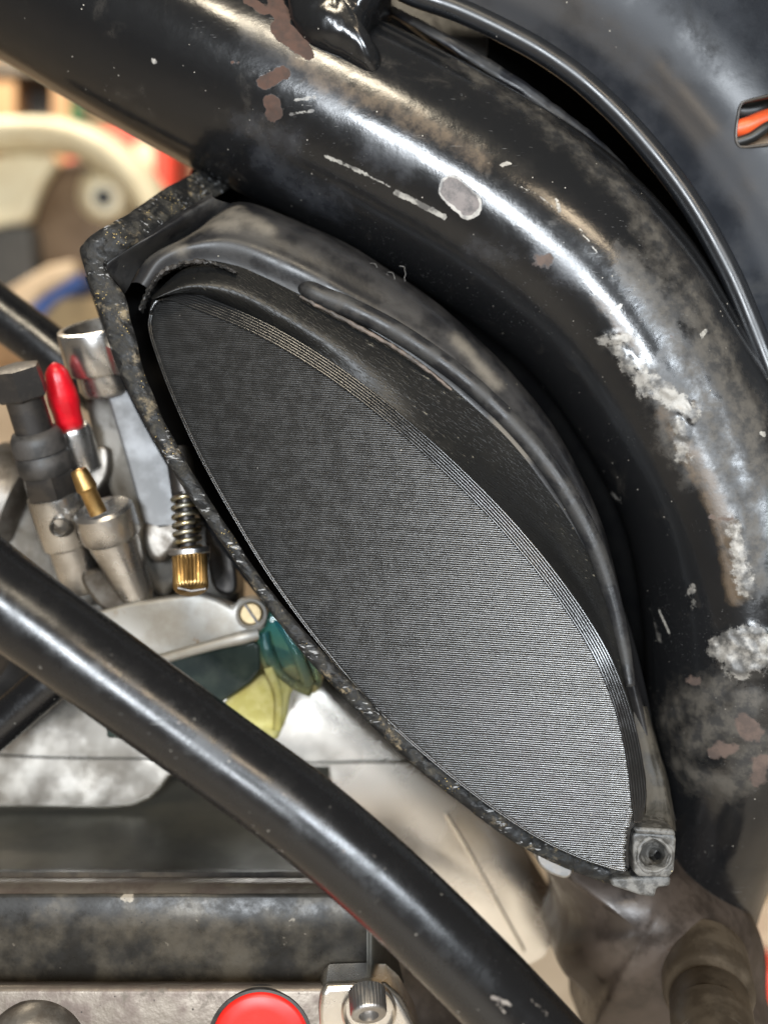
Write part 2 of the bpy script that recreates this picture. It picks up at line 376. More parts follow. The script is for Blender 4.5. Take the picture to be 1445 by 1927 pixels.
def loft(name, rows, mat, parent, n=80, m=12, thick=0.0, smooth=60, rough=0.0, rsize=6.0, closed=False):
    """rows: curves of (px, py, D); a smooth surface runs across them"""
    R = [spline(r, n) for r in rows]
    G = np.stack(R, 0)                                    # rows x n x 3
    Pw = np.array([[tuple(P(*G[i, j])) for j in range(n)] for i in range(len(rows))])
    V = np.zeros((m, n, 3))
    for j in range(n):
        if len(rows) > 2:
            c = Pw[:, j, :]; p = np.vstack([2 * c[0] - c[1], c, 2 * c[-1] - c[-2]])
            for s in range(m):
                t = s / (m - 1) * (len(rows) - 1); i = min(int(t), len(rows) - 2); t -= i
                a, b_, c_, d = p[i], p[i + 1], p[i + 2], p[i + 3]
                V[s, j] = .5 * (2 * b_ + (c_ - a) * t + (2 * a - 5 * b_ + 4 * c_ - d) * t * t + (3 * b_ - a - 3 * c_ + d) * t ** 3)
        else:
            for s in range(m): V[s, j] = Pw[0, j] + (Pw[1, j] - Pw[0, j]) * s / (m - 1)
    VV = [Vector(v) for v in V.reshape(-1, 3)]
    if rough: VV = [v + noise.noise_vector(v / MM / rsize) * rough * MM for v in VV]
    F = [(i * n + j, i * n + j + 1, (i + 1) * n + j + 1, (i + 1) * n + j) for i in range(m - 1) for j in range(n - 1)]
    me = mesh(name, VV, F)
    # face the camera
    nn = sum((p.normal.y for p in me.polygons))
    if nn > 0: me.flip_normals()
    o = link(name, me, mat, parent, smooth)
    if thick:
        s = o.modifiers.new('thickness', 'SOLIDIFY'); s.thickness = thick * MM; s.offset = -1
    return o

def box(name, x0, y0, x1, y1, D, thick, mat, parent=None, bevel=.8, **k):
    return prism(name, [(x0, y0), (x1, y0), (x1, y1), (x0, y1)], D, thick, mat, parent, bevel, **k)

def marks_on(o, table):
    """store, for every vertex, the distance in mm to marks given as polylines in photo px (px radius), found on the surface by ray casts"""
    me = o.data; V = np.zeros(len(me.vertices) * 3); me.vertices.foreach_get('co', V); V = V.reshape(-1, 3)
    bvh = BVHTree.FromPolygons([v.co for v in me.vertices], [tuple(p.vertices) for p in me.polygons])
    org = Vector((0, CAMY, CAMZ)); res = {}
    for at, items in table.items():
        d = np.full(len(V), 60.0)
        for (poly, rad) in items:
            pts = []
            for (x, y) in poly:
                h = bvh.ray_cast(org, (P(x, y, 200) - org).normalized())
                if h[0] is not None: pts.append((np.array(h[0]), mm(rad, (h[0].y - CAMY) / MM)))
            for i in range(max(1, len(pts) - 1)):
                if not pts: break
                a, r = pts[i]; c = pts[min(i + 1, len(pts) - 1)][0]; e = c - a; L = max((e * e).sum(), 1e-12)
                t = np.clip(((V - a) @ e) / L, 0, 1); q = a + t[:, None] * e
                d = np.minimum(d, np.linalg.norm(V - q, axis=1) / MM - r)
        at_ = me.attributes.new(at, 'FLOAT', 'POINT'); at_.data.foreach_set('value', d.astype(np.float32)); res[at] = d
    return res

# ================================================================== setting
def quad(name, pts, mat):
    o = link(name, mesh(name, pts, [(0, 1, 2, 3)]), mat); return tag(o, kind='structure')
quad('floor', [(-4, -2.5, 0), (4, -2.5, 0), (4, 1.9, 0), (-4, 1.9, 0)], 'garage_floor')
quad('wall', [(-4, 1.9, -.01), (4, 1.9, -.01), (4, 1.9, 2.6), (-4, 1.9, 2.6)], 'garage_wall')

# ================================================================== the moped
moped = thing('moped', (0, .03, 0), 'black moped seen close up, scuffed frame tube, alloy carburettor and polished engine', 'moped')

# ---- big bent frame tube
FP = [(-230, -238, 268, 28), (-60, -146, 268, 28), (100, -58, 268, 28), (270, 42, 268, 28), (455, 142, 267, 28), (650, 240, 266, 28), (850, 348, 265, 28), (1010, 452, 264, 28), (1142, 578, 263, 26.8),
      (1246, 733, 262, 25.5), (1340, 905, 262, 26), (1395, 1080, 263, 27.5), (1408, 1270, 265, 27), (1392, 1400, 270, 25), (1358, 1540, 280, 19), (1338, 1660, 292, 15), (1325, 1780, 300, 13)]
def tubeprof(a, t):
    # front is a = -90 deg; a raised seam runs along the upper shoulder, above it the tube flattens into a flange
    x = math.degrees(a) % 360
    if x > 180: x -= 360
    s = 1.0
    s += .016 * math.exp(-((x + 38) / 2.2) ** 2)            # seam
    return s
V, F, A = sweep_data(FP, 300, tubeprof, 620, True)
me = fixn(mesh('frame_tube', V, F))
frame = link('frame_tube', me, 'black_lacquer', moped, 180)
MK = {
 'rust': [([(468, 0), (500, 22)], 9), ([(520, 5), (532, 40)], 16), ([(528, 50), (560, 80)], 20), ([(560, 80), (580, 102)], 11), ([(498, 155), (533, 138)], 13), ([(512, 196), (514, 212)], 17), ([(438, 116), (448, 118)], 3), ([(1405, 1362), (1408, 1378)], 0)],
 'pink': [([(1010, 492), (1031, 487)], 9), ([(1402, 1362), (1415, 1378)], 20), ([(1345, 1415), (1368, 1408)], 13), ([(1432, 1430), (1425, 1470)], 12), ([(1290, 1280), (1310, 1283)], 6), ([(1336, 975), (1376, 978)], 3)],
 'chiprim': [([(850, 356), (882, 387)], 25), ([(290, 115), (291, 116)], 5)],
 'chip': [([(850, 356), (880, 384)], 21), ([(1262, 632), (1264, 634)], 3)],
 'scratch': [([(612, 294), (650, 310), (690, 329)], 3.2), ([(690, 329), (735, 352)], 1.2), ([(745, 362), (775, 377), (835, 408)], 5), ([(1046, 376), (1050, 386), (1052, 398)], 3), ([(945, 310), (958, 308)], 4),
             ([(1320, 632), (1328, 622)], 4), ([(965, 345), (1010, 365), (1045, 395)], 1), ([(1090, 430), (1122, 475)], 1.2), ([(1432, 816), (1436, 816)], 5), ([(1240, 1150), (1258, 1190)], 3), ([(555, 188), (592, 183)], 2.5), ([(545, 215), (590, 208)], 2), ([(1150, 588), (1168, 575)], 3)],
 'clay': [([(1135, 640), (1175, 638)], 9), ([(1160, 660), (1190, 700), (1215, 742)], 10), ([(1205, 700), (1255, 745), (1300, 778)], 15), ([(1275, 800), (1283, 860)], 13), ([(1380, 995), (1392, 1050), (1402, 1110)], 12), ([(1365, 1222), (1408, 1205), (1440, 1220)], 30), ([(1385, 1250), (1420, 1245)], 24), ([(1225, 1145), (1240, 1205)], 1), ([(1300, 1105), (1305, 1140)], 4), ([(1150, 930), (1165, 938)], 3)],
 'stain': [([(1120, 560), (1200, 660)], 5), ([(1300, 860), (1350, 950), (1375, 1030), (1385, 1120)], 18), ([(1250, 780), (1300, 860)], 12)],
 'bare': [([(590, 140), (660, 178), (730, 200), (850, 262), (905, 300)], 17), ([(560, 120), (610, 150)], 10)],
 'smear': [([(500, 300), (560, 360), (620, 380)], 26), ([(470, 235), (540, 265)], 20), ([(480, 60), (560, 120), (640, 190)], 26), ([(900, 470), (960, 480)], 8), ([(1020, 470), (1080, 520)], 14), ([(700, 280), (760, 300)], 20)],
 'dustband': [([(735, 40), (870, 128), (1000, 210), (1130, 315)], 13), ([(1130, 315), (1250, 470), (1345, 620), (1420, 790)], 16), ([(1250, 1350), (1300, 1320), (1350, 1300)], 22), ([(1300, 1400), (1400, 1330)], 26), ([(1290, 1450), (1380, 1470), (1430, 1400)], 24), ([(1230, 700), (1300, 900)], 10), ([(1280, 560), (1340, 660), (1400, 800), (1430, 900)], 26), ([(1180, 500), (1260, 600), (1330, 760)], 12), ([(1330, 780), (1400, 960), (1430, 1100)], 16)],
}
D_ = marks_on(frame, MK)
# the clay sits proud of the metal, the chips a little below it
co = np.zeros(len(me.vertices) * 3); me.vertices.foreach_get('co', co); co = co.reshape(-1, 3)
nv = np.zeros(len(me.vertices) * 3); me.vertices.foreach_get('normal', nv); nv = nv.reshape(-1, 3)
idx = np.nonzero((D_['clay'] < 3) | (D_['chip'] < .5) | (D_['rust'] < 1.2))[0]
for i in idx:
    v = Vector(co[i]) / MM
    e = np.clip((1.2 - D_['clay'][i]) / 2.5, 0, 1)
    h = e * max(0, .25 + .55 * noise.fractal(v / 2.6, .9, 2.0, 4))
    e2 = np.clip(-D_['chip'][i] / .5, 0, 1); h -= .12 * e2
    e3 = np.clip((.4 - D_['rust'][i]) / 1.0, 0, 1); h += e3 * .25 * noise.noise(v / 1.3)
    co[i] += nv[i] * h * MM
# slight dents and lumps everywhere
low = np.array([noise.noise(Vector(c) / MM / 17.0) * .045 for c in co]); co += nv * (low * MM)[:, None]
me.vertices.foreach_set('co', co.ravel()); me.update()

# welded gusset at the top and the plate behind it
g = pillow('gusset', [(540, -80), (542, -5), (552, 42), (585, 84), (640, 110), (700, 141), (716, 120), (712, 92), (692, 70), (698, 40), (716, 8), (726, -80)], (632, -30), 234, 5, 24, 'black_lacquer', frame, n=110, rough=.55, rsize=8, p=4)
marks_on(g, {k: [] for k in MK})
prism('inner_bracket', [(705, -40), (918, -40), (918, 96), (912, 118), (893, 134), (820, 84), (740, 24)], 270, 2.0, 'dark_steel', frame, .5)
loft('top_flange', [[(712, 12, 262), (800, 62, 258), (900, 125, 257), (1010, 195, 256), (1150, 318, 255), (1290, 505, 254), (1400, 690, 254), (1470, 850, 254)],
                    [(722, 2, 262), (810, 47, 258), (910, 105, 257), (1020, 178, 256), (1165, 300, 255), (1305, 487, 254), (1413, 675, 254), (1482, 830, 254)]], 'dark_steel', frame, n=120, m=4, thick=1.2, rough=.25, rsize=3)

# ---- side panel, its rolled edge and the slot with wires
ROD = [(690, -60), (770, -14), (860, 18), (950, 60), (1030, 105), (1110, 165), (1200, 255), (1290, 370), (1365, 500), (1415, 615), (1470, 760), (1520, 900)]
sp_rows = []
for off in (4, 30, 60, 90, 130, 180, 240, 310, 400, 520, 640, 760):
    row = []
    for i, (x, y) in enumerate(ROD):
        a = np.array(ROD[min(i + 1, len(ROD) - 1)]) - np.array(ROD[max(i - 1, 0)]); a = a / np.linalg.norm(a); nrm = np.array((a[1], -a[0]))
        nn = np.array((.80, -.60)); q = min(1, off / 330); dvec = nrm * (1 - q) + nn * q; dvec /= np.linalg.norm(dvec)
        if dvec[1] < -.05: oe = max(3.0 + off * .01, min(off, (y + 90) / -dvec[1]))
        else: oe = off
        row.append((x + dvec[0] * oe, y + dvec[1] * oe, float(np.interp(oe, (0, 60, 120, 180, 240, 350, 520, 760), (250, 251.5, 251.8, 250, 247, 240, 229, 213)))))
    sp_rows.append(row)
panel = loft('side_panel', sp_rows, 'panel_satin', moped, n=110, m=60, smooth=180)
# slot: a rounded hole cut through the sheet
cut = prism('cutter', [(1394, 212), (1398, 192), (1412, 186), (1500, 180), (1520, 200), (1520, 255), (1500, 266), (1412, 268), (1396, 262), (1392, 245)], 248, 24, 'hole_black', None, 0); cut.location.y = -.012
pb = BVHTree.FromPolygons([v.co for v in panel.data.vertices], [tuple(p.vertices) for p in panel.data.polygons]); EDGE = []
for v in list(cut.data.vertices)[:10]:
    h = pb.ray_cast(Vector((v.co.x, CAMY + .15, v.co.z)), Vector((0, 1, 0)))
    if h[0] is not None: q_ = PX(h[0]); EDGE.append((q_[0], q_[1], q_[2] + .1, .42))
sm = panel.modifiers.new('thickness', 'SOLIDIFY'); sm.thickness = 1.4 * MM; sm.offset = -1
bo = panel.modifiers.new('slot', 'BOOLEAN'); bo.operation = 'DIFFERENCE'; bo.object = cut; bo.solver = 'EXACT'
bpy.context.view_layer.update(); dg = bpy.context.evaluated_depsgraph_get(); nm = bpy.data.meshes.new_from_object(panel.evaluated_get(dg))
panel.modifiers.clear(); panel.data = nm; bpy.data.objects.remove(cut)
nm.set_sharp_from_angle(angle=math.radians(40))
if len(EDGE) > 7:
    k_ = max(range(len(EDGE)), key=lambda i: EDGE[i][0]); sweep('slot_edge', EDGE[k_ + 1:] + EDGE[:k_], 'gunmetal', panel, seg=10, n=90)
sweep('rolled_edge', [(x, y, 247, 2.8) for x, y in ROD], 'rod_black', panel, seg=28, n=140)
sweep('wire', [(1370, 246, 256, 2.4), (1400, 240, 255, 2.4), (1440, 224, 255, 2.4), (1500, 210, 256, 2.4)], 'wire_orange', moped, seg=16, n=24)
sweep('wire', [(1370, 272, 254, 1.4), (1410, 260, 253, 1.4), (1450, 236, 253, 1.4), (1500, 232, 255, 1.4)], 'wire_black', moped, seg=16, n=24)
sweep('wire', [(1370, 205, 257, 2.2), (1410, 210, 256, 2.2), (1450, 196, 256, 2.2), (1500, 200, 257, 2.2)], 'wire_black', moped, seg=16, n=24)
prism('wire_tray', [(1380, 170), (1540, 170), (1540, 290), (1380, 290)], 264, 1.5, 'cream_panel', moped, .3)
loft('light_blocker', [[(640, -200, 330), (900, -160, 330), (1200, 60, 330), (1420, 400, 330), (1560, 800, 330), (1600, 1200, 330)],
                      [(500, 0, 335), (740, 60, 335), (1000, 250, 335), (1200, 520, 335), (1330, 820, 335), (1380, 1200, 335)]], 'void_black', moped, n=40, m=6)  # added black sheet, keeps world light out behind the frame and panel
loft('panel_blocker', [[(640, -200, 300), (1000, -200, 300), (1500, -100, 290), (1700, 500, 290), (1700, 1200, 290)],
                    [(660, -30, 300), (930, 40, 300), (1240, 250, 300), (1440, 640, 300), (1480, 1100, 300)]], 'void_black', moped, n=40, m=6)  # second added black sheet, darkens the gap beside the rolled edge

# ---- thin frame stay crossing in front, and two thin stays on the left
stay = sweep('frame_stay', [(-260, 905, 203, 9.4), (-120, 1020, 203, 9.3), (0, 1118, 204, 9.3), (160, 1235, 204, 9.2), (382, 1396, 205, 9.0), (560, 1526, 205, 9.0), (720, 1662, 205, 9.0), (860, 1796, 205, 9.0), (985, 1925, 206, 9.0), (1120, 2070, 207, 9.0)], 'satin_black_paint', moped, seg=90, n=360, smooth=180)
marks_on(stay, {'chiprim': [([(700, 1605), (705, 1612)], 1), ([(925, 1875), (960, 1890)], 3), ([(1062, 1835), (1110, 1890), (1140, 1927)], 5), ([(930, 1880), (950, 1905)], 2), ([(205, 1250), (216, 1262)], 1.5), ([(330, 1352), (340, 1362)], 1), ([(520, 1490), (545, 1500)], .8), ([(640, 1590), (652, 1610)], 1), ([(1000, 1880), (1030, 1910)], 2)]})
sweep('thin_stay', [(-140, 470, 300, 7.6), (-20, 572, 300, 7.6), (70, 640, 300, 7.6), (180, 728, 300, 7.6), (280, 800, 300, 7.6)], 'satin_black_paint', moped, seg=40, n=40, smooth=180).data.attributes.new('chiprim', 'FLOAT', 'POINT').data.foreach_set('value', [60.0] * 1600)
sweep('thin_stay', [(-90, 1440, 262, 5.6), (0, 1365, 262, 5.6), (70, 1305, 262, 5.6), (170, 1222, 262, 5.6)], 'satin_black_paint', moped, seg=40, n=30, smooth=180).data.attributes.new('chiprim', 'FLOAT', 'POINT').data.foreach_set('value', [60.0] * 1200)

# ================================================================== airbox
A_in = [(285, 548), (318, 508), (370, 490), (430, 496), (495, 520), (560, 552), (640, 590), (720, 634), (800, 688), (880, 755), (960, 830), (1030, 920), (1090, 1015), (1135, 1115), (1162, 1210), (1178, 1290), (1196, 1370), (1210, 1450), (1218, 1545)]
B_mid = [(262, 532), (298, 482), (358, 455), (430, 445), (515, 470), (595, 508), (680, 555), (760, 600), (840, 655), (920, 725), (1000, 810), (1070, 910), (1120, 1005), (1155, 1110), (1178, 1210), (1195, 1290), (1215, 1370), (1238, 1450), (1262, 1545)]
B_out = [(240, 535), (278, 484), (362, 436), (446, 384), (545, 412), (650, 460), (740, 515), (820, 570), (900, 640), (970, 712), (1040, 800), (1095, 900), (1135, 995), (1163, 1100), (1184, 1205), (1200, 1290), (1222, 1370), (1246, 1450), (1272, 1545)]
air = loft('air_box', [[(x, y, 243) for x, y in A_in], [(x, y, 242) for i, (x, y) in enumerate(B_mid)], [(x, y, 251) for x, y in B_out], [(x - 12, y + 8, 290) for x, y in B_out]], 'shell_body', moped, n=200, m=48, rough=.15, rsize=12, smooth=180)
marks_on(air, {'crease': [([(278, 488), (330, 458), (385, 425), (445, 390)], 2), ([(380, 430), (440, 420)], 7), ([(430, 400), (500, 430)], 6), ([(860, 640), (930, 720)], 4), ([(940, 800), (985, 850)], 12), ([(300, 470), (340, 470)], 2)]})
tag(air, 'dusty black plastic air box sawn open under the frame tube')
loft('gap_blocker', [[(330, 420, 292), (560, 470, 292), (800, 620, 292), (980, 800, 292), (1080, 1000, 292), (1130, 1250, 292), (1180, 1560, 292)], [(380, 260, 300), (640, 330, 300), (900, 450, 300), (1120, 640, 300), (1260, 900, 300), (1330, 1200, 300), (1340, 1560, 300)]], 'void_black', moped, n=40, m=6)  # added black sheet so the gap between shell and tube stays dark
# rolled bead along the opening
sweep('rim_bead', [(570, 542, 244.2, 1.80), (585, 547, 242.7, 2.38), (612, 560, 242.4, 2.54), (662, 580, 242.4, 2.54), (742, 622, 242.4, 2.54), (832, 681, 242.7, 2.54), (917, 751, 243.2, 2.54), (996, 832, 243.2, 2.54), (1064, 925, 243.2, 2.54), (1115, 1021, 243.2, 2.38), (1150, 1120, 243.2, 2.13), (1171, 1212, 243.2, 1.80), (1185, 1292, 242.2, 1.31)], 'shell_plastic', air, seg=28, n=150, rough=.1, rsize=11, smooth=180)
sweep('dusty_lip', [(564, 558, 240.6, .3), (600, 577, 240.4, .45), (645, 600, 240.4, .5), (722, 642, 240.4, .5), (790, 686, 240.6, .45), (850, 734, 241, .25)], 'lip_tan', air, seg=10, n=120, rough=.25, rsize=1.5)
# moulded step that frames the corner, and the corner flange
loft('corner_step', [[(196, 520, 240), (198, 494, 237), (290, 432, 240), (400, 362, 249)], [(212, 524, 237.5), (206, 498, 235.5), (298, 440, 238.5), (404, 374, 247)], [(236, 552, 243), (277, 490, 246), (362, 440, 250), (450, 388, 254)]], 'shell_plastic', air, n=60, m=20, rough=.2, rsize=6, smooth=180)
TL = [(262, 578), (276, 546), (298, 513), (335, 494), (375, 488), (410, 494), (440, 508)]
loft('torn_lip', [[(x, y, 239.6) for x, y in TL], [(x + 3, y + 5, 239.0) for x, y in TL], [(x + 7, y + 11, 242) for x, y in TL]], 'black_rubber', air, n=220, m=8, rough=.55, rsize=.8, thick=.5, smooth=30)
# sawn rim: outer and inner edges of the cut
R_out = [(445, 280), (372, 322), (320, 350), (245, 400), (180, 438), (155, 460), (152, 480), (172, 545), (196, 618), (226, 700), (262, 775), (303, 850), (352, 928), (408, 1008), (462, 1085), (522, 1168), (582, 1243), (645, 1310), (722, 1388), (802, 1460), (882, 1523), (962, 1582), (1050, 1628), (1130, 1658), (1215, 1682)]
R_in = [(475, 330), (402, 372), (345, 402), (275, 446), (215, 485), (203, 498), (206, 515), (236, 560), (252, 622), (272, 700), (303, 778), (340, 850), (388, 930), (440, 1010), (492, 1088), (548, 1158), (608, 1226), (672, 1294), (748, 1368), (826, 1436), (904, 1497), (984, 1556), (1068, 1600), (1140, 1628), (1215, 1642)]
def rimstrip(name, ro, ri, D0, depth, mat, parent, n=420):
    a = spline(ro, n); b_ = spline(ri, n); V = []; nw = 9
    for i in range(n):
        t = i / (n - 1); Df = D0 + 50 * max(0, 1 - t / .14) ** 1.35
        wob = 5 * noise.noise(Vector((i * .045, 3, 0))) + 2.5 * noise.noise(Vector((i * .21, 9, 0)))
        wi = 3 * noise.noise(Vector((i * .09, 30, 0)))
        tn = (b_[i] - a[i]); tn = tn / (np.linalg.norm(tn) + 1e-6)
        ao = a[i] + tn * wob * .45; bi = b_[i] + tn * wi
        V.append(P(*ao, Df + depth))
        for j in range(nw):
            f = j / (nw - 1); q = ao + (bi - ao) * f
            crown = 1.1 * (1 - (2 * f - 1) ** 4)
            nz = noise.fractal(Vector((q[0] / 14, q[1] / 14, 0)), .8, 2, 4) * 1.1
            V.append(P(q[0], q[1], Df - crown - nz * (.6 if 0 < j < nw - 1 else .1)))
        V.append(P(*bi, Df + depth))
    m = nw + 2
    F = [(i * m + j, i * m + j + 1, (i + 1) * m + j + 1, (i + 1) * m + j) for i in range(n - 1) for j in range(m - 1)]
    F += [tuple(range(m)), tuple(range((n - 1) * m, n * m))]
    return link(name, fixn(mesh(name, V, F)), mat, parent, 50)
rim = rimstrip('sawn_rim', R_out, R_in, 235, 16, 'sawn_plastic', air)
tag(rim, 'rough sawn plastic rim caked with tan dirt')
# dark inside behind the gap
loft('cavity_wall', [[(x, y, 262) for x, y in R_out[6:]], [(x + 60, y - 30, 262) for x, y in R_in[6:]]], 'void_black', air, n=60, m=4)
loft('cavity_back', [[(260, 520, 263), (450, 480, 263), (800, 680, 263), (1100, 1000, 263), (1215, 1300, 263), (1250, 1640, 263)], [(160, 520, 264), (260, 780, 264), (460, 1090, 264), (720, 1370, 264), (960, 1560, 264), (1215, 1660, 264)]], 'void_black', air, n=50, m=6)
# screw boss at the lower end
boss = prism('screw_boss', [(1189, 1572), (1196, 1566), (1270, 1570), (1272, 1582), (1268, 1640), (1258, 1652), (1200, 1650), (1192, 1640)], 228, 20, 'boss_plastic', air, .8)
tag(boss, 'grey worn screw boss with a hole')
def carve(o, cut):
    bo = o.modifiers.new('carve', 'BOOLEAN'); bo.operation = 'DIFFERENCE'; bo.object = cut; bo.solver = 'EXACT'
    dg = bpy.context.evaluated_depsgraph_get(); nm = bpy.data.meshes.new_from_object(o.evaluated_get(dg))
    o.modifiers.clear(); o.data = nm; bpy.data.objects.remove(cut); nm.set_sharp_from_angle(angle=math.radians(50))
carve(boss, lathe('cutter', (1230, 1609, 226), (1232, 1608, 242), [(0, 32), (.14, 29), (.2, 25), (.3, 22), (.36, 15), (.5, 11), (1, 9)], 'boss_plastic', None, seg=40, rmod=lambda a, i: 1 + .06 * math.sin(3 * a + i) + .04 * math.sin(7 * a + 2 * i)))
lathe('screw_hole_rim', (1230, 1609, 227.9), (1230, 1609, 229.5), [(1, 24), (.3, 26), (-.2, 29), (-.3, 31), (0, 35), (.4, 37)], 'boss_plastic', boss, seg=60, rmod=lambda a, i: 1 + .05 * math.sin(3 * a + i * .3) + .03 * math.sin(8 * a + i), cap=False, smooth=180)
prism('boss_lip', [(1192, 1557), (1268, 1561), (1273, 1574), (1262, 1573), (1196, 1570)], 226, 16, 'boss_plastic', air, .7)
loft('boss_column', [[(1186, 1330, 243), (1203, 1400, 241), (1214, 1470, 239), (1216, 1520, 237), (1208, 1562, 234)], [(1205, 1330, 243), (1222, 1400, 241), (1238, 1470, 238.5), (1244, 1520, 236), (1242, 1562, 233)], [(1214, 1330, 247), (1234, 1400, 244.5), (1254, 1470, 241), (1263, 1520, 238), (1269, 1564, 234)], [(1216, 1330, 262), (1236, 1400, 262), (1256, 1470, 260), (1265, 1520, 258), (1271, 1564, 256)]], 'column_plastic', air, n=50, m=24, rough=.25, rsize=5)
prism('boss_foot', [(1150, 1652), (1262, 1648), (1262, 1668), (1236, 1672), (1232, 1690), (1205, 1686), (1150, 1668)], 231, 16, 'boss_plastic', air, .8)

# ================================================================== printed cover
UP = [(283, 586), (292, 568), (312, 560), (345, 566), (400, 586), (460, 611), (520, 641), (580, 677), (640, 717), (700, 762), (760, 811), (820, 864), (880, 921), (940, 983), (995, 1046), (1045, 1110), (1090, 1175), (1128, 1242), (1157, 1312), (1178, 1385), (1190, 1455), (1196, 1520), (1196, 1548)]
LO = [(1186, 1562), (1181, 1600), (1180, 1640), (1150, 1634), (1085, 1612), (1000, 1570), (900, 1502), (800, 1422), (700, 1330), (595, 1206), (505, 1082), (432, 962), (372, 852), (322, 742), (290, 655), (280, 615)]
OUT = np.vstack([spline(UP, 160), spline(LO, 130)])
def faceD(x, y): return 231.6 - .0236 * (x - 760) + 1.8 * (1 - ((x - 740) / 450) ** 2) + 1.6 * ((y - 1100) / 600) ** 2
cx, cy = 760, 1110
cover = thing('printed_cover', P(cx, cy, 240), 'black ribbed plastic cover with a leaf outline filling the sawn air box opening', 'cover')
def inside(px, py, poly):
    x0, y0 = poly[:, 0][None], poly[:, 1][None]; x1, y1 = np.roll(poly[:, 0], 1)[None], np.roll(poly[:, 1], 1)[None]
    X, Y = px[:, None], py[:, None]
    hit = ((y0 > Y) != (y1 > Y)) & (X < (x1 - x0) * (Y - y0) / (y1 - y0 + 1e-12) + x0)
    return hit.sum(1) % 2 == 1
# body: front plate (slightly bowed) with a wall running back
ctr = (720, 1080); V = [P(*ctr, faceD(*ctr) + .9)]; m = len(OUT); rings = [.25, .5, .75, .93, 1.0]
for s in rings:
    for q in OUT:
        x, y = ctr[0] + (q[0] - ctr[0]) * s, ctr[1] + (q[1] - ctr[1]) * s; V.append(P(x, y, faceD(x, y) + .9))
for q in OUT: V.append(P(q[0], q[1], faceD(*q) + .9) + Vector((0, 14 * MM, 0)))
F = [(0, 1 + i, 1 + (i + 1) % m) for i in range(m)]
for r in range(len(rings)):
    F += [(1 + r * m + i, 1 + (r + 1) * m + i, 1 + (r + 1) * m + (i + 1) % m, 1 + r * m + (i + 1) % m) for i in range(m)]
link('face_plate', fixn(mesh('face_plate', V, F)), 'printed_plastic', cover, 40)
# the extruded beads of the face: one half-round strip per pass of the nozzle
V = []; F = []
pitch = 4.1; slope = .075; prof = [(-.5, 0), (-.42, .52), (-.24, .87), (0, 1), (.24, .87), (.42, .52), (.5, 0)]
c0 = 500
xs = np.arange(268, 1206, 1.5)
inner = np.array([(ctr[0] + (q[0] - ctr[0]) * .988, ctr[1] + (q[1] - ctr[1]) * .992) for q in OUT])
ninf = 0
while c0 < 1640:
    y_ = lambda x: c0 + slope * (x - 278)
    ins = xs[inside(xs, c0 + slope * (xs - 278), inner)]
    if len(ins) > 4:
        x0 = min(ins) + random.uniform(-1.5, 1.5); x1 = max(ins) + random.uniform(-2.5, 2.5)
        ns = max(3, int((x1 - x0) / 5)); base = len(V); ph = random.uniform(0, 9); hh = random.uniform(.85, 1.1)
        for i in range(ns + 1):
            x = x0 + (x1 - x0) * i / ns; y = y_(x) + .35 * noise.noise(Vector((x * .03, c0 * .9, 0)))
            e = min(1, min(i, ns - i) / 1.0 + .25)
            hgt = .125 * hh * e * (1 + .10 * noise.noise(Vector((x * .21, c0 * 3.1, 4))) + .04 * math.sin(x * .55 + ph))
            for (f, h) in prof:
                V.append(P(x, y + f * pitch * 1.02, faceD(x, y) + .12 - h * hgt))
        q = len(prof)
        F += [(base + i * q + j, base + i * q + j + 1, base + (i + 1) * q + j + 1, base + (i + 1) * q + j) for i in range(ns) for j in range(q - 1)]
    c0 += pitch
me = mesh('infill_beads', V, F)
if sum(p.normal.y for p in me.polygons) > 0: me.flip_normals()
tag(link('infill_beads', me, 'printed_plastic', cover, 180), kind='stuff')
# perimeter passes along the upper edge, stepping back over a rounded shoulder
for k in range(6):
    path = []
    q = spline(UP, 60)
    for i in range(60):
        t = q[min(i + 1, 59)] - q[max(i - 1, 0)]; t = t / np.linalg.norm(t); nrm = np.array((t[1], -t[0]))
        wv = min(1, i / 4, (59 - i) / 3 + .4)
        x, y = q[i] + nrm * ((k - 1.2) * 4.9) * wv
        path.append((x, y, faceD(*q[i]) - .12 + .06 * k * k, .36))
    sweep('edge_bead', path, 'printed_edge', cover, seg=16, n=420, smooth=180)
for k in range(2):
    path = []
    q = spline(LO[2:] + [(283, 586)], 60)
    for i in range(60):
        t = q[min(i + 1, 59)] - q[max(i - 1, 0)]; t = t / np.linalg.norm(t); nrm = np.array((t[1], -t[0]))
        x, y = q[i] + nrm * ((k - 1.2) * 3.4)
        path.append((x, y, faceD(*q[i]) + .15 + .06 * k * k, .24))
    sweep('edge_bead', path, 'printed_plastic', cover, seg=10, n=200, smooth=180)
# sloping shoulder from the edge back to the shell
UPo = spline(UP[1:], 19)
A2 = spline([(x + (4 if i > 8 else 0), y + (10 if i < 3 else -4)) for i, (x, y) in enumerate(A_in)], 19)
loft('side_wall', [[(x + 13, y - 15, faceD(x, y) + 1.9) for x, y in UPo], [(.5 * (UPo[i][0] + A2[i][0]), .5 * (UPo[i][1] + A2[i][1]), 238.5) for i in range(19)], [(x, y, 243.5) for x, y in A2]], 'printed_side', cover, n=170, m=20, smooth=180)

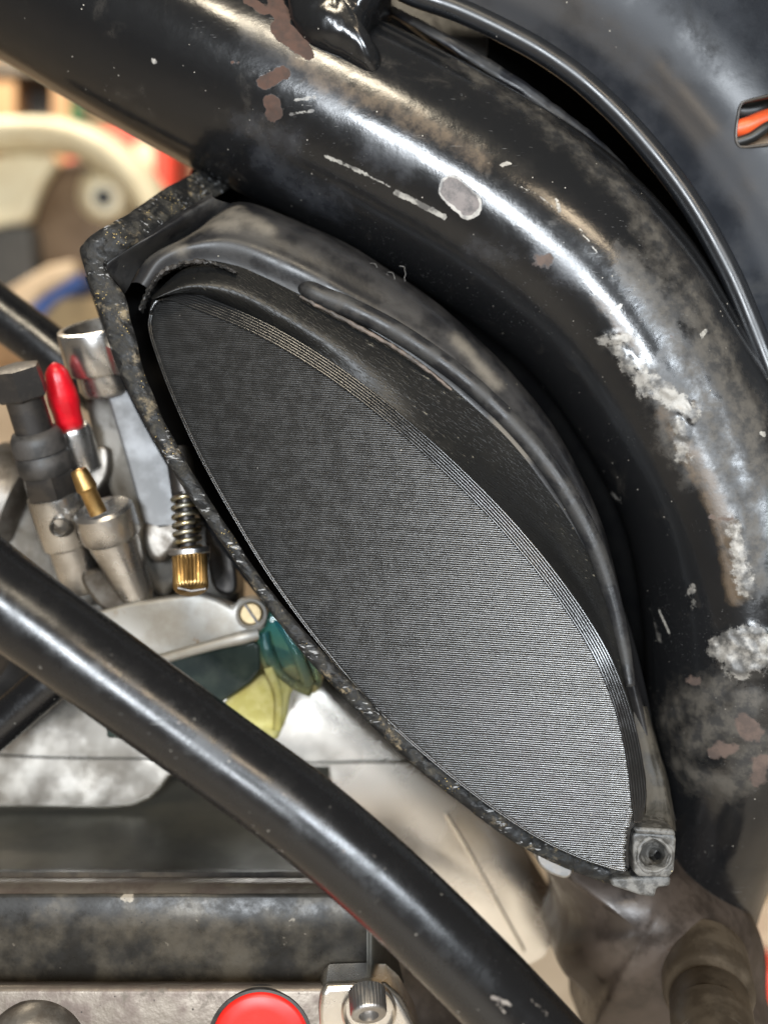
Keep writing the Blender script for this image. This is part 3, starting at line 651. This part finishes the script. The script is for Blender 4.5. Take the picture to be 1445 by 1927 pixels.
# ================================================================== carburettor
carb = prism('carburetor', [(140, 694), (150, 720), (180, 850), (205, 925), (245, 1010), (285, 1110), (310, 1130), (345, 1085), (338, 1000), (325, 920), (300, 850), (262, 760), (250, 690), (200, 672)], 276, 24, 'carb_flat', moped, 2.0)
tag(carb, 'cast alloy carburetor with brass fittings, red cap and translucent bowl')
prism('carburetor_body', [(60, 860), (180, 800), (300, 880), (390, 940), (450, 1060), (450, 1150), (300, 1150), (120, 1160)], 293, 14, 'carb_flat', carb, 2.0)
prism('slide_housing', [(186, 690), (240, 668), (262, 690), (300, 800), (340, 900), (365, 985), (300, 1000), (270, 985), (238, 870), (205, 760)], 268, 22, 'slide_grey', carb, 1.0)
AX0 = (152, 612, 278); AX1 = (192, 720, 270)
lathe('clamp_ring', (178, 614, 266), (206, 714, 272.5), [(.0, 57), (-.02, 61), (.0, 69), (.05, 71), (.70, 72), (.76, 69), (.78, 56), (1.1, 58), (1.2, 52)], 'cast_alloy', carb, seg=56, cap=False, smooth=40)
lathe('bore', (178, 614, 266), (206, 714, 272.5), [(0.0, 57.5), (.55, 54), (.56, 2)], 'cast_alloy_dark', carb, seg=48, cap=False)
lathe('clamp_screw', (216, 640, 252), (228, 690, 262), [(0, 14), (.02, 19), (.2, 20), (1, 20), (1.02, 18)], 'cast_alloy', carb, seg=24)
# choke plunger: hexagon head, stem, rubber boot, nut, barrel
T0, T1 = (28, 690, 262), (158, 1108, 262)
def ax(f): return (T0[0] + (T1[0] - T0[0]) * f, T0[1] + (T1[1] - T0[1]) * f, 250 + 24 * f)
lathe('choke_knob', ax(0), ax(.14), [(0, 40), (.03, 47), (.5, 49), (.92, 49), (1, 44)], 'gunmetal', carb, seg=6, smooth=20, spin=.35)
lathe('choke_stem', ax(.13), ax(.32), [(0, 35), (1, 35)], 'gunmetal', carb, seg=32)
lathe('choke_boot', ax(.28), ax(.475), [(0, 24), (.04, 42), (.16, 48), (.3, 50), (.50, 50), (.53, 46), (.56, 46), (.6, 50), (.9, 50), (1, 46)], 'black_rubber', carb, seg=44, smooth=50)
lathe('choke_nut', ax(.47), ax(.575), [(0, 46), (.08, 50), (.5, 53), (.92, 53), (1, 49)], 'gunmetal', carb, seg=6, smooth=20, spin=.15)
bar = lathe('choke_barrel', ax(.565), ax(.80), [(0, 44), (.03, 50), (.1, 51), (.94, 50), (.98, 48), (1, 44)], 'cast_alloy', carb, seg=44)
lathe('choke_barrel_end', ax(.79), ax(1.0), [(0, 41), (.93, 40), (1, 36)], 'cast_alloy', carb, seg=40)
lathe('embossed_ring', (112, 992, 257.6), (112, 992, 262), [(0, 15), (-.12, 17), (0, 19), (1, 19.5)], 'cast_alloy', bar, seg=32, cap=False)
prism('choke_foot', [(150, 1085), (205, 1070), (260, 1110), (250, 1150), (195, 1150)], 266, 14, 'cast_alloy_dark', carb, 2, n=30)
# red dust cap on its stub
cap_ = lathe('red_cap', (103, 686, 260), (134, 806, 267), [(-.03, 3), (0, 9), (.04, 15), (.12, 21), (.25, 24), (.42, 28), (.58, 29), (.72, 26.5), (.84, 26), (.95, 26.5), (1, 22)], 'red_rubber', carb, seg=36, smooth=180)
tag(cap_, 'glossy red rubber cap')
lathe('cable_stub', (132, 800, 266), (156, 876, 272), [(0, 22), (.02, 32), (.12, 36), (1, 37)], 'cast_alloy', carb, seg=36)
prism('cable_boss', [(112, 872), (150, 860), (196, 838), (205, 870), (196, 905), (165, 935), (125, 905)], 272, 16, 'cast_alloy_dark', carb, 2.5, n=40)
# brass fuel nipple in a collar on the tapered pillar
nip = lathe('brass_nipple', (148, 884, 249.5), (186, 966, 253), [(.05, 8), (-.01, 10), (0, 14), (.05, 16), (.12, 17), (.42, 20), (.5, 16), (1, 16.5)], 'brass', carb, seg=32, cap=False)
lathe('nipple_bore', (148, 884, 249.5), (160, 910, 250.6), [(.12, 8.5), (.5, 7), (.52, 1)], 'hole_black', nip, seg=20, cap=False)
lathe('collar', (194, 958, 258.5), (212, 1010, 262), [(0, 38), (-.05, 50), (.05, 56), (.9, 56), (1, 52)], 'cast_alloy', carb, seg=44)
lathe('pillar', (208, 1000, 264), (262, 1132, 270), [(0, 52), (.3, 44), (.62, 37), (.9, 33), (1, 29)], 'cast_alloy', carb, seg=40)
# idle screw: sleeve, spring, washer, knurled brass knob
lathe('sleeve', (338, 845, 262), (350, 940, 260), [(0, 27), (.9, 25), (1, 21)], 'gunmetal', carb, seg=32)
pts = []
turns = 6.2
a0, a1 = P(349, 932, 258), P(354, 1034, 257)
V = []; nS = 360; T = (a1 - a0).normalized(); u = T.cross(Vector((0, 1, 0))).normalized(); w = T.cross(u)
C = []
for i in range(nS):
    f = i / (nS - 1); an = 2 * math.pi * turns * f; R = mm(23, 258) * MM
    C.append(a0 + (a1 - a0) * f + u * math.cos(an) * R + w * math.sin(an) * R)
F = []
for i in range(nS):
    t = (C[min(i + 1, nS - 1)] - C[max(0, i - 1)]).normalized(); s1 = t.cross(T).normalized(); s2 = t.cross(s1)
    for j in range(10):
        an = j * math.pi / 5; V.append(C[i] + (s1 * math.cos(an) + s2 * math.sin(an)) * mm(5.2, 258) * MM)
for i in range(nS - 1):
    for j in range(10): F.append((i * 10 + j, i * 10 + (j + 1) % 10, (i + 1) * 10 + (j + 1) % 10, (i + 1) * 10 + j))
link('spring', fixn(mesh('spring', V, F)), 'spring_steel', carb, 180)
lathe('idle_shaft', (349, 925, 258), (356, 1045, 257), [(0, 15), (1, 15)], 'gunmetal', carb, seg=24)
lathe('washer', (356, 1030, 257), (357, 1043, 257), [(0, 36), (.2, 39), (.8, 39), (1, 36)], 'zinc', carb, seg=40)
kn = lathe('idle_knob', (357, 1040, 257), (360, 1112, 252), [(0, 27), (.04, 31), (.88, 32), (.95, 30), (1, 26)], 'brass', carb, seg=120, rmod=lambda a, i: 1 + (.035 * math.cos(30 * a) if 0 < i < 4 else 0), smooth=50)
tag(kn, 'knurled brass idle screw knob')
prism('knob_slot', [(334, 1104), (360, 1110), (388, 1106), (388, 1110), (360, 1114.5), (334, 1108.5)], 247.2, 2.0, 'gunmetal', kn, .1)
prism('idle_lug', [(270, 985), (330, 975), (345, 1000), (330, 1030), (300, 1060), (275, 1040)], 268, 14, 'cast_alloy_dark', carb, 2.5, n=40)
prism('rear_lug', [(385, 980), (420, 985), (440, 1050), (445, 1110), (420, 1120), (395, 1090)], 276, 12, 'gunmetal', carb, 2.0, n=40)
lathe('intake_bell', (-20, 930, 290), (60, 960, 290), [(0, 105), (.4, 105), (.8, 95), (1, 70)], 'cast_alloy_dark', carb, seg=48)
prism('mount_flange', [(-60, 872), (-10, 862), (30, 866), (70, 905), (120, 1000), (190, 1120), (120, 1180), (-60, 1100)], 284, 20, 'carb_flat', carb, 2.5)
# bowl flange with its screw ear
fl = prism('bowl_flange', [(150, 1160), (240, 1135), (330, 1122), (375, 1116), (408, 1128), (436, 1142), (450, 1128), (476, 1123), (497, 1136), (503, 1158), (496, 1182), (478, 1198), (440, 1206), (330, 1236), (220, 1268), (150, 1290)], 264, 9, 'flange_alloy', carb, 1.2)
sweep('flange_lip', [(200, 1270, 262.5, 1.4), (300, 1242, 262, 1.4), (400, 1214, 262, 1.5), (455, 1200, 262, 1.8), (485, 1192, 263, 1.5)], 'flange_alloy', fl, seg=16, n=40)
sc = lathe('brass_screw', (472, 1155, 262.2), (473, 1156, 266), [(0, 18), (-.06, 20), (.1, 22), (1, 22)], 'brass_screw', carb, seg=36)
lathe('ear_ring', (473, 1156, 262.6), (473, 1156, 265), [(0, 23), (-.2, 26), (-.1, 29), (1, 31)], 'flange_alloy', fl, seg=36, cap=False)
prism('screw_slot', [(459, 1139), (463, 1137), (487, 1171), (483, 1174)], 261.7, .5, 'gunmetal', sc, 0)
# translucent float bowl with fuel
bowl = prism('float_bowl', [(200, 1275), (330, 1238), (478, 1205), (488, 1215), (490, 1262), (470, 1286), (425, 1316), (330, 1390), (200, 1390)], 268, 26, 'bowl_dark', carb, 2.0)
fu = prism('fuel', [(425, 1317), (470, 1287), (491, 1268), (540, 1272), (562, 1284), (546, 1310), (538, 1355), (522, 1392), (506, 1402), (470, 1400), (380, 1400)], 268.6, 24, 'fuel_yellow', carb, 2.5)
tag(fu, 'pale yellow fuel showing through the bowl')
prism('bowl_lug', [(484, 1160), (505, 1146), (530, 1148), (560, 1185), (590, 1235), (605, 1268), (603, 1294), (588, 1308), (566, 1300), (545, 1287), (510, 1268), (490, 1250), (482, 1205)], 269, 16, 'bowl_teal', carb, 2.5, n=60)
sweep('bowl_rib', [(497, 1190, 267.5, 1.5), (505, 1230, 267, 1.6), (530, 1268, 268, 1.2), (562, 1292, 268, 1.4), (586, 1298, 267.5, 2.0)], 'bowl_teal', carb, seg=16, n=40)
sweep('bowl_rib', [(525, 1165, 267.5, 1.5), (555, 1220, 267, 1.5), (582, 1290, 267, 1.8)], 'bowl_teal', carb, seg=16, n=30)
sweep('bowl_rib', [(505, 1255, 267, 1.4), (524, 1310, 267.6, 1.2), (522, 1372, 268.4, 1.2)], 'fuel_yellow', carb, seg=16, n=30)

# ================================================================== engine
ENG = [(-120, 1180), (60, 1170), (300, 1160), (560, 1230), (760, 1380), (900, 1490), (965, 1560), (1010, 1632), (1046, 1692), (1052, 1730), (1036, 1778), (1000, 1812), (860, 1850), (560, 1760), (300, 1640), (-120, 1640)]
eng = pillow('engine', ENG, (560, 1480), lambda x, y: 306 + (y - 1480) * .011, 4, 50, 'polished_alloy', moped, n=180, p=4.0)
tag(eng, 'polished alloy engine with a peeling side cover')
sweep('case_seam', [(560, 1436, 305.2, .35), (700, 1434, 305.2, .35), (800, 1436, 305.2, .35)], 'engine_grey', eng, seg=10, n=20)
sweep('case_ridge', [(838, 1530, 306.9, .7), (880, 1600, 307.9, .7), (930, 1690, 309.3, .7), (985, 1790, 311.6, .7)], 'polished_alloy', eng, seg=16, n=30)
# cylinder side with the scalloped lower edge
prism('scalloped_plate', [(-120, 1260), (100, 1250), (300, 1300), (420, 1360), (420, 1440), (330, 1456), (318, 1464), (306, 1482), (282, 1504), (250, 1518), (200, 1524), (100, 1522), (-120, 1521)], lambda x, y: 290 + (1520 - y) * .006, 4, 'polished_streaked', eng, 1.2)
sweep('plate_seam', [(-60, 1418, 290.1, .3), (100, 1426, 290.2, .3), (300, 1428, 290.2, .3)], 'engine_grey', eng, seg=8, n=20)
# gearbox top, seam, chamfer, peeling face, lower ledge: one body lofted from its profile
def slab(name, prof, x0, x1, mat, n=60, m=24, smooth=30, rough=0.0):
    rows = []
    for (y, D) in prof:
        c0, c1 = P(x0, y, D), P(x1, y, D)
        rows.append((c0, c1))
    V = []
    for (c0, c1) in rows:
        for j in range(n): V.append(c0 + (c1 - c0) * (j / (n - 1)))
    if rough: V = [v + noise.noise_vector(v / MM / 8) * rough * MM for v in V]
    F = [(i * n + j, i * n + j + 1, (i + 1) * n + j + 1, (i + 1) * n + j) for i in range(len(rows) - 1) for j in range(n - 1)]
    me = mesh(name, V, F)
    if sum(p.normal.y for p in me.polygons) > 0: me.flip_normals()
    return link(name, me, mat, eng, smooth)
slab('gearbox_top', [(1430, 307), (1500, 299), (1560, 284), (1620, 265), (1640, 258)], -150, 620, 'engine_grey', smooth=180)
slab('gasket_step', [(1636, 257.5), (1641, 251), (1653, 250)], -150, 720, 'gunmetal', rough=.2)
slab('cover_chamfer', [(1651, 249.5), (1657, 246), (1663, 243.5), (1676, 241.5), (1684, 240.5)], -150, 715, 'tan_engine', smooth=180)
fc = slab('cover_face', [(1682, 240.4), (1690, 239.7), (1760, 240.3), (1840, 241.0), (1848, 241)], -150, 696, 'peeling_engine', smooth=180, rough=.15)
tag(fc, 'dark mottled cover face with peeling finish')
slab('cover_ledge', [(1846, 242.6), (1850, 235), (1856, 230.5), (1870, 230), (1990, 229)], -150, 640, 'tan_engine', smooth=180, rough=.1)
# rounded corner of the cover on the right
loft('cover_corner', [[(690, 1684, 240.4), (690, 1760, 239), (690, 1850, 238)], [(704, 1682, 240.6), (704, 1760, 239.3), (704, 1850, 238.6)], [(720, 1680, 246), (722, 1760, 246), (730, 1850, 246)], [(728, 1680, 262), (740, 1760, 262), (760, 1850, 262)]], 'engine_grey', eng, n=20, m=24, smooth=180)
loft('lower_case', [[(700, 1640, 285), (800, 1700, 282), (1000, 1860, 280), (1060, 1960, 280)], [(690, 1990, 256), (800, 1990, 256), (930, 1990, 258), (1040, 1990, 262)]], 'brown_steel', eng, n=30, m=20, rough=.6, rsize=14)
# polished bolt ear and socket bolt
ear = prism('bolt_ear', [(598, 1990), (596, 1900), (600, 1866), (616, 1853), (690, 1850), (726, 1853), (752, 1876), (780, 1925), (800, 1990)], 229, 12, 'polished_alloy', eng, 1.8)
lathe('bolt_recess', (694, 1905, 228.2), (694, 1905, 231), [(0, 44), (-.15, 48), (0, 52), (1, 54)], 'polished_alloy', ear, seg=48, cap=False)
bolt = lathe('socket_bolt', (690, 1862, 226), (694, 1912, 221), [(0, 30), (.05, 34), (.86, 34), (.95, 33), (1, 28), (1.0, 19), (.7, 17), (.69, 2)], 'zinc', eng, seg=96, rmod=lambda a, i: 1 + (.03 * math.cos(32 * a) if i in (1, 2) else 0), cap=False, smooth=50)
# red plug with dark ring, dark round boss at left
lathe('red_plug_ring', (490, 1962, 229.4), (490, 1962, 231.5), [(0, 90), (-.15, 95), (0, 100), (1, 101)], 'black_rubber', eng, seg=80, cap=False)
rp = lathe('red_plug', (490, 1962, 228.2), (490, 1962, 231.5), [(0, 4), (.0, 60), (.04, 84), (.25, 91), (1, 92)], 'red_plastic', eng, seg=80, smooth=180)
tag(rp, 'bright red round plug')
lathe('round_boss', (75, 1985, 222), (75, 1975, 231), [(0, 5), (.02, 50), (.2, 78), (.6, 96), (1, 102)], 'cast_alloy_dark', eng, seg=60, smooth=180)
# dark clutch lump at far left behind the stay
lathe('breather', (-10, 1250, 275), (60, 1290, 282), [(0, 60), (.3, 62), (1, 50)], 'gunmetal', eng, seg=40)

# ================================================================== rear pivot
piv = pillow('pivot_lug', [(990, 1580), (1024, 1632), (1052, 1690), (1060, 1735), (1044, 1790), (1060, 1830), (1100, 1880), (1140, 1990), (1460, 1990), (1442, 1880), (1440, 1800), (1422, 1740), (1392, 1700), (1300, 1630), (1240, 1572), (1110, 1560)], (1215, 1760), 254, 24, 26, 'brown_steel', moped, n=150, rings=20, p=2.4, rough=.45, rsize=14)
tag(piv, 'dark brown worn steel pivot lug')
lathe('pivot_collar', (1325, 1800, 262), (1345, 1975, 226), [(0, 70), (.02, 78), (.42, 84), (.46, 78), (.5, 70), (.52, 70), (.54, 74), (.9, 78), (1, 74)], 'olive_steel', piv, seg=60, smooth=40)
lathe('pivot_nut', (1335, 1905, 236), (1350, 2010, 220), [(0, 40), (.03, 66), (.2, 68), (1, 68)], 'olive_steel', piv, seg=48)
prism('cable_clip', [(1010, 1608), (1030, 1600), (1060, 1622), (1080, 1640), (1066, 1654), (1036, 1646), (1014, 1628)], 243, 6, 'zinc', moped, 1.5, n=30)

# ================================================================== background things on a bench
def bgthing(o, label, cat): return tag(o, label, cat)
bench = thing('workbench', P(60, 700, 1250), 'wooden workbench far behind on the left', 'workbench')
box('bench_top', -900, 640, 420, 690, 1050, 450, 'wood', bench, 4)
box('bench_panel', -900, 690, 420, 1150, 1080, 20, 'cream_panel', bench, 4)
sh = thing('shelf_unit', P(60, 300, 1500), 'blurred wooden shelf unit with a dark back', 'shelf')
box('post', -30, 60, 30, 560, 1420, 60, 'wood', sh, 4)
box('post', 97, 60, 132, 560, 1420, 60, 'wood', sh, 4)
box('back_panel', 25, 60, 100, 560, 1470, 30, 'dark_cabinet', sh, 2)
box('shelf_board', -120, 110, 140, 142, 1410, 90, 'olive_steel', sh, 3)
bgthing(prism('green_can', [(130, 190), (152, 190), (152, 300), (130, 300)], 1350, 60, 'green_can', None, 8), 'small blurred green can beside the wooden shelf post', 'can')
rb = thing('red_can', P(230, 420, 1200), 'blurred bright red can with a cream label behind the white fender', 'can')
prism('can_body', [(118, 236), (210, 236), (330, 236), (334, 520), (118, 520)], 1230, 120, 'red_box', rb, 14)
prism('label_strip', [(252, 268), (290, 268), (290, 420), (252, 420)], 1226, 6, 'cream_plastic', rb, 2)
wf = thing('white_fender', P(140, 520, 1000), 'blurred cream white plastic fender around a brown hub, standing on the bench', 'fender')
sweep('arch', [(-220, 300, 1010, 16), (-100, 268, 1010, 17), (0, 258, 1005, 15), (110, 258, 1000, 15), (190, 285, 1000, 17), (255, 335, 1000, 18), (300, 400, 1000, 18), (330, 480, 1000, 18)], 'cream_plastic', wf, seg=24, n=60, sd=2.2)
prism('blade', [(-120, 330), (0, 292), (60, 286), (105, 296), (86, 330), (66, 372), (52, 410), (22, 418), (-120, 440)], 1005, 20, 'cream_plastic', wf, 6, n=50)
lathe('hub', (165, 420, 1040), (165, 420, 1090), [(-.3, 60), (0, 120), (.6, 128), (1, 128)], 'brown_hub', wf, seg=60)
lathe('hub_cap', (198, 372, 1000), (206, 374, 1045), [(0, 18), (0, 30), (.2, 42), (1, 62)], 'cream_plastic', wf, seg=40)
lathe('hub_hole', (194, 371, 995), (200, 372, 1010), [(0, 16), (1, 16)], 'hole_black', wf, seg=24)
prism('foot_block', [(-100, 424), (60, 418), (70, 520), (20, 560), (-100, 570)], 1010, 60, 'dark_cabinet', wf, 8)
bgthing(prism('cream_board', [(10, 545), (90, 498), (140, 488), (146, 512), (80, 552), (40, 590)], 960, 40, 'cream_panel', None, 4), 'blurred cream board lying on top of the blue one', 'board')
bgthing(prism('blue_board', [(30, 590), (85, 553), (150, 508), (156, 534), (100, 566), (70, 600)], 965, 40, 'blue_board', None, 4), 'blurred blue board under the cream board at left', 'board')
bgthing(prism('red_ball', [(1425, 1850), (1440, 1832), (1480, 1830), (1490, 1870), (1470, 1900), (1435, 1885)], 520, 30, 'red_box', None, 8, n=30), 'blurred red object low on the floor at the right edge', 'box')
bgthing(prism('cream_box', [(1380, 1690), (1480, 1700), (1500, 1850), (1400, 1860), (1370, 1750)], 560, 60, 'cream_panel', None, 5), 'blurred cream box at the lower right edge behind the pivot', 'box')
bgthing(prism('cardboard_box', [(60, 560), (330, 556), (330, 720), (60, 720)], 975, 150, 'cardboard', None, 3), 'blurred tan cardboard box behind the carburettor top', 'box')
# lint caught on the shell under the tube
simple('lint_grey', (.16, .155, .15), .8, col2=(.08, .078, .075), size=2)
rng = random.Random(3)
for k in range(9):
    x, y = 655 + rng.uniform(0, 110), 478 + rng.uniform(0, 26) + k * 5; pts = []; a = rng.uniform(0, 6)
    for j in range(6):
        pts.append((x, y, 248 - j * .3, .09)); a += rng.uniform(-1.1, 1.3); x += math.cos(a) * 9; y += math.sin(a) * 7
    sweep('lint', pts, 'lint_grey', air, seg=5, n=26, smooth=180)
